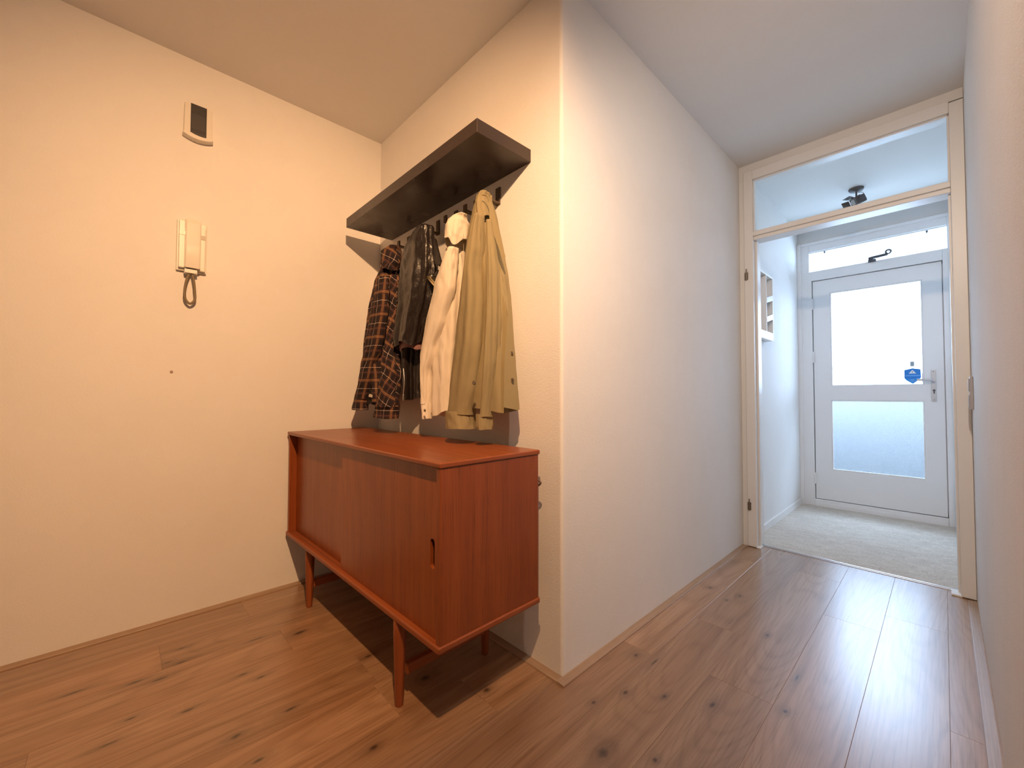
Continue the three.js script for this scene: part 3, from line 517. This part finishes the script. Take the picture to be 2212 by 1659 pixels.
{ // olive overshirt
  const o = thing('olive_overshirt', 'olive green overshirt with dark buttons hanging on the hook beside the outer wall corner', 'jacket');
  const body = mesh('body', cloth({ L: [[1030, 432], [1022, 465], [1014, 520], [1006, 600], [1000, 700], [994, 800], [992, 870]], R: [[1062, 426], [1074, 465], [1088, 530], [1098, 600], [1107, 690], [1113, 780], [1119, 888]], d: 0.095, b0: 0.03, b1: 0.07, folds: 4, amp: 0.010, crease: 0.0015, s: 41, rise: 0.3, hem: 0.008 }), olive, o);
  const sl = mesh('sleeve', cloth({ L: [[1024, 470], [1015, 510], [1006, 560], [996, 640], [986, 740], [974, 840], [970, 893]], R: [[1046, 470], [1050, 540], [1050, 640], [1046, 740], [1036, 830], [1026, 893]], d: 0.17, b0: 0.03, b1: 0.05, folds: 3, amp: 0.008, crease: 0.0015, s: 42, calm: 0.9, hem: 0.001, rise: 0.3 }), olive, o);
  mesh('cuff', cloth({ L: [[965.5, 889], [966.5, 922]], R: [[1025, 889], [1026.5, 924]], d: 0.17, b0: 0.054, b1: 0.055, folds: 2, amp: 0.003, s: 43, rows: 14, calm: 0.9, hem: 0.001, n: 70, capTop: false }), olive, sl);
  const sr = mesh('sleeve', cloth({ L: [[1050, 480], [1050, 560], [1050, 680], [1046, 780], [1036, 899]], R: [[1066, 480], [1080, 580], [1082, 680], [1078, 780], [1066, 899]], d: 0.155, b0: 0.03, b1: 0.045, folds: 3, amp: 0.007, crease: 0.0015, s: 44, calm: 0.9, hem: 0.001, rise: 0.3 }), olive, o);
  mesh('cuff', cloth({ L: [[1030, 896], [1032, 926]], R: [[1065, 895], [1063, 929]], d: 0.155, b0: 0.045, b1: 0.045, folds: 2, amp: 0.003, s: 45, rows: 14, calm: 0.9, hem: 0.001, n: 70, capTop: false }), olive, sr);
  mesh('collar', cloth({ L: [[1037, 421], [1032, 430], [1026, 450]], R: [[1058, 420], [1066, 438], [1072, 462]], d: 0.125, b0: 0.035, b1: 0.05, folds: 3, amp: 0.006, s: 46, rows: 20, n: 60, crease: 0.004 }), olive, o);
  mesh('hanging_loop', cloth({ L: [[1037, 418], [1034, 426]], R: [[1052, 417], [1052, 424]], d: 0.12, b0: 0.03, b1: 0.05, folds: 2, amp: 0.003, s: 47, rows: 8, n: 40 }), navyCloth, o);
  mesh('front_panel', wrap([[1056, 430], [1064, 446], [1075, 490], [1088, 540], [1092, 554], [1089, 562], [1082, 550], [1068, 510], [1057, 470]], 0.158, 0.118), olive, o);
  mesh('neck_tape', tube([[1042, 421], [1052, 423], [1059, 445], [1066, 480], [1072, 515], [1082, 542], [1090, 556]].map(([px, py], k) => pixel(px, py, 'z', ZA + 0.166 - 0.008 * k).toArray()), 0.0028, 40, 6), olive, o);
  mesh('placket', wrap([[1098, 600], [1104, 640], [1108, 700], [1114, 790], [1119, 886], [1088, 880], [1090, 780], [1096, 690]], 0.152, 0.090), olive, o);
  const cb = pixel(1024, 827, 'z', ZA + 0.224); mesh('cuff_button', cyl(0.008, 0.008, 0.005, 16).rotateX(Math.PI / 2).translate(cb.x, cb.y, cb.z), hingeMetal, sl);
  for (const [px, py] of [[1102, 706], [1105, 763], [1107, 821]]) { const q = pixel(px, py, 'z', ZA + 0.118); mesh('button', cyl(0.0075, 0.0075, 0.004, 16).rotateX(Math.PI / 2).translate(q.x, q.y, q.z), hingeMetal, o); }
}

/* ------------------------------------------------ door chime and door phone on the left wall */
{
  const c = thing('door_chime', 'white wall door chime with a dark ribbed grille', 'chime', [XL, 2.29, -0.245]);
  const s = new THREE.Shape(); // front outline: z across, y up
  s.moveTo(-0.054, -0.066); s.quadraticCurveTo(0, -0.092, 0.054, -0.066); s.lineTo(0.052, 0.078); s.lineTo(-0.052, 0.078); s.closePath();
  mesh('housing', uvBox(extrude(s, 0.03, 0.003, 16).rotateY(Math.PI / 2)), whitePlastic, c);
  mesh('rim', uvBox(extrude((() => { const q = new THREE.Shape(); q.moveTo(-0.057, -0.068); q.quadraticCurveTo(0, -0.097, 0.057, -0.068); q.lineTo(0.057, -0.058); q.quadraticCurveTo(0, -0.084, -0.057, -0.058); q.closePath(); return q; })(), 0.037, 0.002, 16).rotateY(Math.PI / 2)), whitePlastic, c);
  const gr = mesh('grille', uvBox(extrude((() => { const q = new THREE.Shape(); q.moveTo(-0.030, -0.055); q.quadraticCurveTo(0, -0.066, 0.030, -0.060); q.lineTo(0.030, 0.081); q.lineTo(-0.030, 0.081); q.closePath(); return q; })(), 0.034, 0.002).rotateY(Math.PI / 2)), darkPlastic, c);
  for (let k = 0; k < 5; k++) mesh('rib', box(0.034, 0.0375, 0.074 - k * 0.009, 0.078 - k * 0.009, -0.029, 0.029, 0.001), darkPlastic, gr);
  for (let k = 0; k < 2; k++) mesh('rib', box(0.034, 0.0375, -0.05 + k * 0.009, -0.046 + k * 0.009, -0.027, 0.027, 0.001), darkPlastic, gr);
}
{
  const p = thing('door_phone', 'white wall door phone handset with a looped grey cord', 'intercom', [XL, 1.70, -0.232]);
  mesh('base', box(0, 0.018, -0.115, 0.12, -0.056, 0.056, 0.004), whitePlastic, p);
  mesh('cradle', merge([box(0.016, 0.034, -0.11, 0.095, -0.05, -0.022, 0.004), box(0.016, 0.036, -0.105, 0.115, 0.026, 0.05, 0.004)]), whitePlastic, p);
  const hs = new THREE.Shape(); hs.moveTo(0.018, -0.105); hs.lineTo(0.058, -0.105); hs.quadraticCurveTo(0.066, -0.05, 0.062, 0.0); hs.quadraticCurveTo(0.064, 0.07, 0.066, 0.10); hs.quadraticCurveTo(0.062, 0.123, 0.04, 0.123); hs.lineTo(0.018, 0.12); hs.closePath();
  mesh('handset', uvBox(extrude(hs, 0.046, 0.006, 10).translate(0, 0, -0.023)), mat({ color: lin(0.82, 0.77, 0.68), roughness: 0.18 }), p);
  mesh('button', box(0.034, 0.038, 0.045, 0.065, 0.028, 0.048, 0.001), mat({ color: lin(0.86, 0.8, 0.7), roughness: 0.2 }), p);
  mesh('name_plate', box(0.032, 0.036, 0.04, 0.06, -0.049, -0.031, 0.001), mat({ color: lin(0.45, 0.4, 0.33), roughness: 0.4 }), p);
  mesh('cord_socket', box(0.015, 0.045, -0.128, -0.108, -0.02, 0.028, 0.003), whitePlastic, p);
  mesh('cord', tube([[0.03, -0.12, 0.006], [0.034, -0.15, 0.016], [0.032, -0.21, 0.024], [0.03, -0.25, 0.02], [0.03, -0.266, 0.004], [0.03, -0.25, -0.012], [0.03, -0.20, -0.012], [0.034, -0.15, -0.006], [0.03, -0.118, 0.0]], 0.0055, 80, 10), mat({ color: lin(0.20, 0.155, 0.095), roughness: 0.6 }), p);
}
tag(mesh('wall_plug', cyl(0.006, 0.005, 0.004, 12).rotateZ(Math.PI / 2).translate(XL + 0.002, 1.118, -0.17), mat({ color: lin(0.45, 0.32, 0.25), roughness: 0.8 })), 'small beige wall plug below the door phone', 'wall plug');

/* ------------------------------------------------ light switch by the doorway */
{
  const s = thing('light_switch', 'double light switch on the shaded hall wall beside the doorway', 'light switch', [XR, 1.028, -2.92]);
  mesh('plate', box(-0.011, 0, -0.078, 0.078, -0.042, 0.042, 0.003), greyPlastic, s);
  for (const y of [-0.038, 0.038]) mesh('rocker', box(-0.016, -0.009, y - 0.03, y + 0.03, -0.03, 0.03, 0.003), greyPlastic, s);
}

/* ------------------------------------------------ vestibule: compartment cabinet, board, spotlight */
{
  const c = thing('compartment_cabinet', 'shallow white open wall cabinet with upright divider and sloping shelves', 'cabinet', [XV, 0, 0]);
  const z0 = -3.64, z1 = -3.29, y0 = 1.433, y1 = 1.923, t = 0.01, dp = 0.05;
  mesh('back', box(0, 0.004, y0, y1, z0, z1), paintMat, c);
  mesh('side', box(0, dp, y0, y1, z0, z0 + t, 0.001), paintMat, c);
  mesh('side', box(0, dp, y0, y1, z1 - t, z1, 0.001), paintMat, c);
  mesh('top', box(0, dp, y1 - t, y1, z0 + t, z1 - t, 0.001), paintMat, c);
  mesh('bottom', box(0, dp, y0, y0 + 0.058, z0 + t, z1 - t, 0.001), paintMat, c);
  mesh('divider', box(0, dp, y0 + 0.058, y1 - t, -3.472, -3.464, 0.001), paintMat, c);
  for (const y of [1.60, 1.745]) { const g = box(-0.026, 0.026, -0.02, 0.02, -0.084, 0.084, 0.002); g.rotateX(0.25).translate(0.026, y, -3.55); mesh('shelf', g, paintMat, c); }
  for (const y of [1.60, 1.82]) mesh('peg', cyl(0.005, 0.004, 0.018, 10).rotateZ(Math.PI / 2).translate(0.012, y, -3.315), darkPlastic, c);
}
tag(mesh('wall_board', box(XV, XV + 0.016, 1.085, 1.66, -3.42, -3.27, 0.003), doorPaint), 'plain white board on the vestibule wall next to the compartment cabinet', 'board');
function spotlight(label, pos, aim, glow) {
  const l = thing('ceiling_spotlight', label, 'spotlight', pos);
  mesh('base', new THREE.LatheGeometry([[0.0005, 0], [0.047, 0], [0.047, -0.008], [0.040, -0.018], [0.012, -0.026], [0.0005, -0.026]].map((p) => new THREE.Vector2(...p)), 32), lampBlack, l);
  mesh('stem', cyl(0.006, 0.006, 0.05, 12).translate(0, -0.045, 0), lampBlack, l);
  const dir = new THREE.Vector3(...aim).normalize();
  const q = new THREE.Quaternion().setFromRotationMatrix(new THREE.Matrix4().lookAt(dir, new THREE.Vector3(), new THREE.Vector3(0, 1, 0)));
  const put = (n, g, m) => mesh(n, g.applyQuaternion(q).translate(0.004, -0.093, -0.004), m, l);
  mesh('bracket', merge([box(-0.036, -0.031, -0.1, -0.062, -0.008, 0.008, 0.001), box(0.031, 0.036, -0.1, -0.062, -0.008, 0.008, 0.001), box(-0.036, 0.036, -0.068, -0.062, -0.008, 0.008, 0.001)]).rotateY(Math.atan2(dir.x, dir.z)), lampBlack, l);
  put('housing', merge([box(-0.029, 0.029, -0.029, 0.029, -0.045, 0.03, 0.003), box(-0.022, 0.022, -0.022, 0.022, -0.055, -0.044, 0.002)]), lampBlack);
  put(glow ? 'bulb' : 'lens', cyl(0.022, 0.022, 0.006, 24).rotateX(Math.PI / 2).translate(0, 0, 0.031), glow ?? lensGrey);
  for (let k = 0; k < 4; k++) put('flap', extrude(poly([[-0.026, 0], [0.026, 0], [0.034, 0.045], [-0.034, 0.045]]), 0.0015).rotateX(Math.PI / 2 - (glow ? 1.15 : 0.55)).translate(0, 0.031, 0.033).rotateZ(k * Math.PI / 2), lampBlack);
  mesh('wire', tube([[0.01, -0.03, -0.01], [0.035, -0.03, -0.03], [0.045, -0.06, -0.04], [0.035, -0.085, -0.035]], 0.0018, 20, 6), lampBlack, l);
  return { l, dir };
}
spotlight('small black ceiling spotlight with barn door flaps in the vestibule', [-0.433, H, -4.054], [-0.62, -0.42, 0.66]);

/* ------------------------------------------------ the lit spotlight over the hall, above the picture, aimed at the coats */
for (const [at, aim, power, angle, tint, label] of BULBS) {
  const A = new THREE.Vector3(...at), B = new THREE.Vector3(...aim), dir = B.clone().sub(A).normalize(), base = A.clone().addScaledVector(dir, -0.05);
  spotlight(label, [base.x - 0.004, H, base.z + 0.004], dir.toArray(), mat({ color: lin(1, 0.9, 0.75), roughness: 0.4, emissive: tint, emissiveIntensity: 6 }));
  const p = new THREE.SpotLight(tint, power, 0, angle, 1, 2); p.position.copy(A); p.target.position.copy(B);
  p.castShadow = true; p.shadow.radius = 1; p.shadow.bias = -0.0005; p.shadow.mapSize.set(2048, 2048); p.name = 'warm_beam';
  scene.add(p, p.target);
}
renderer.render(scene, camera);
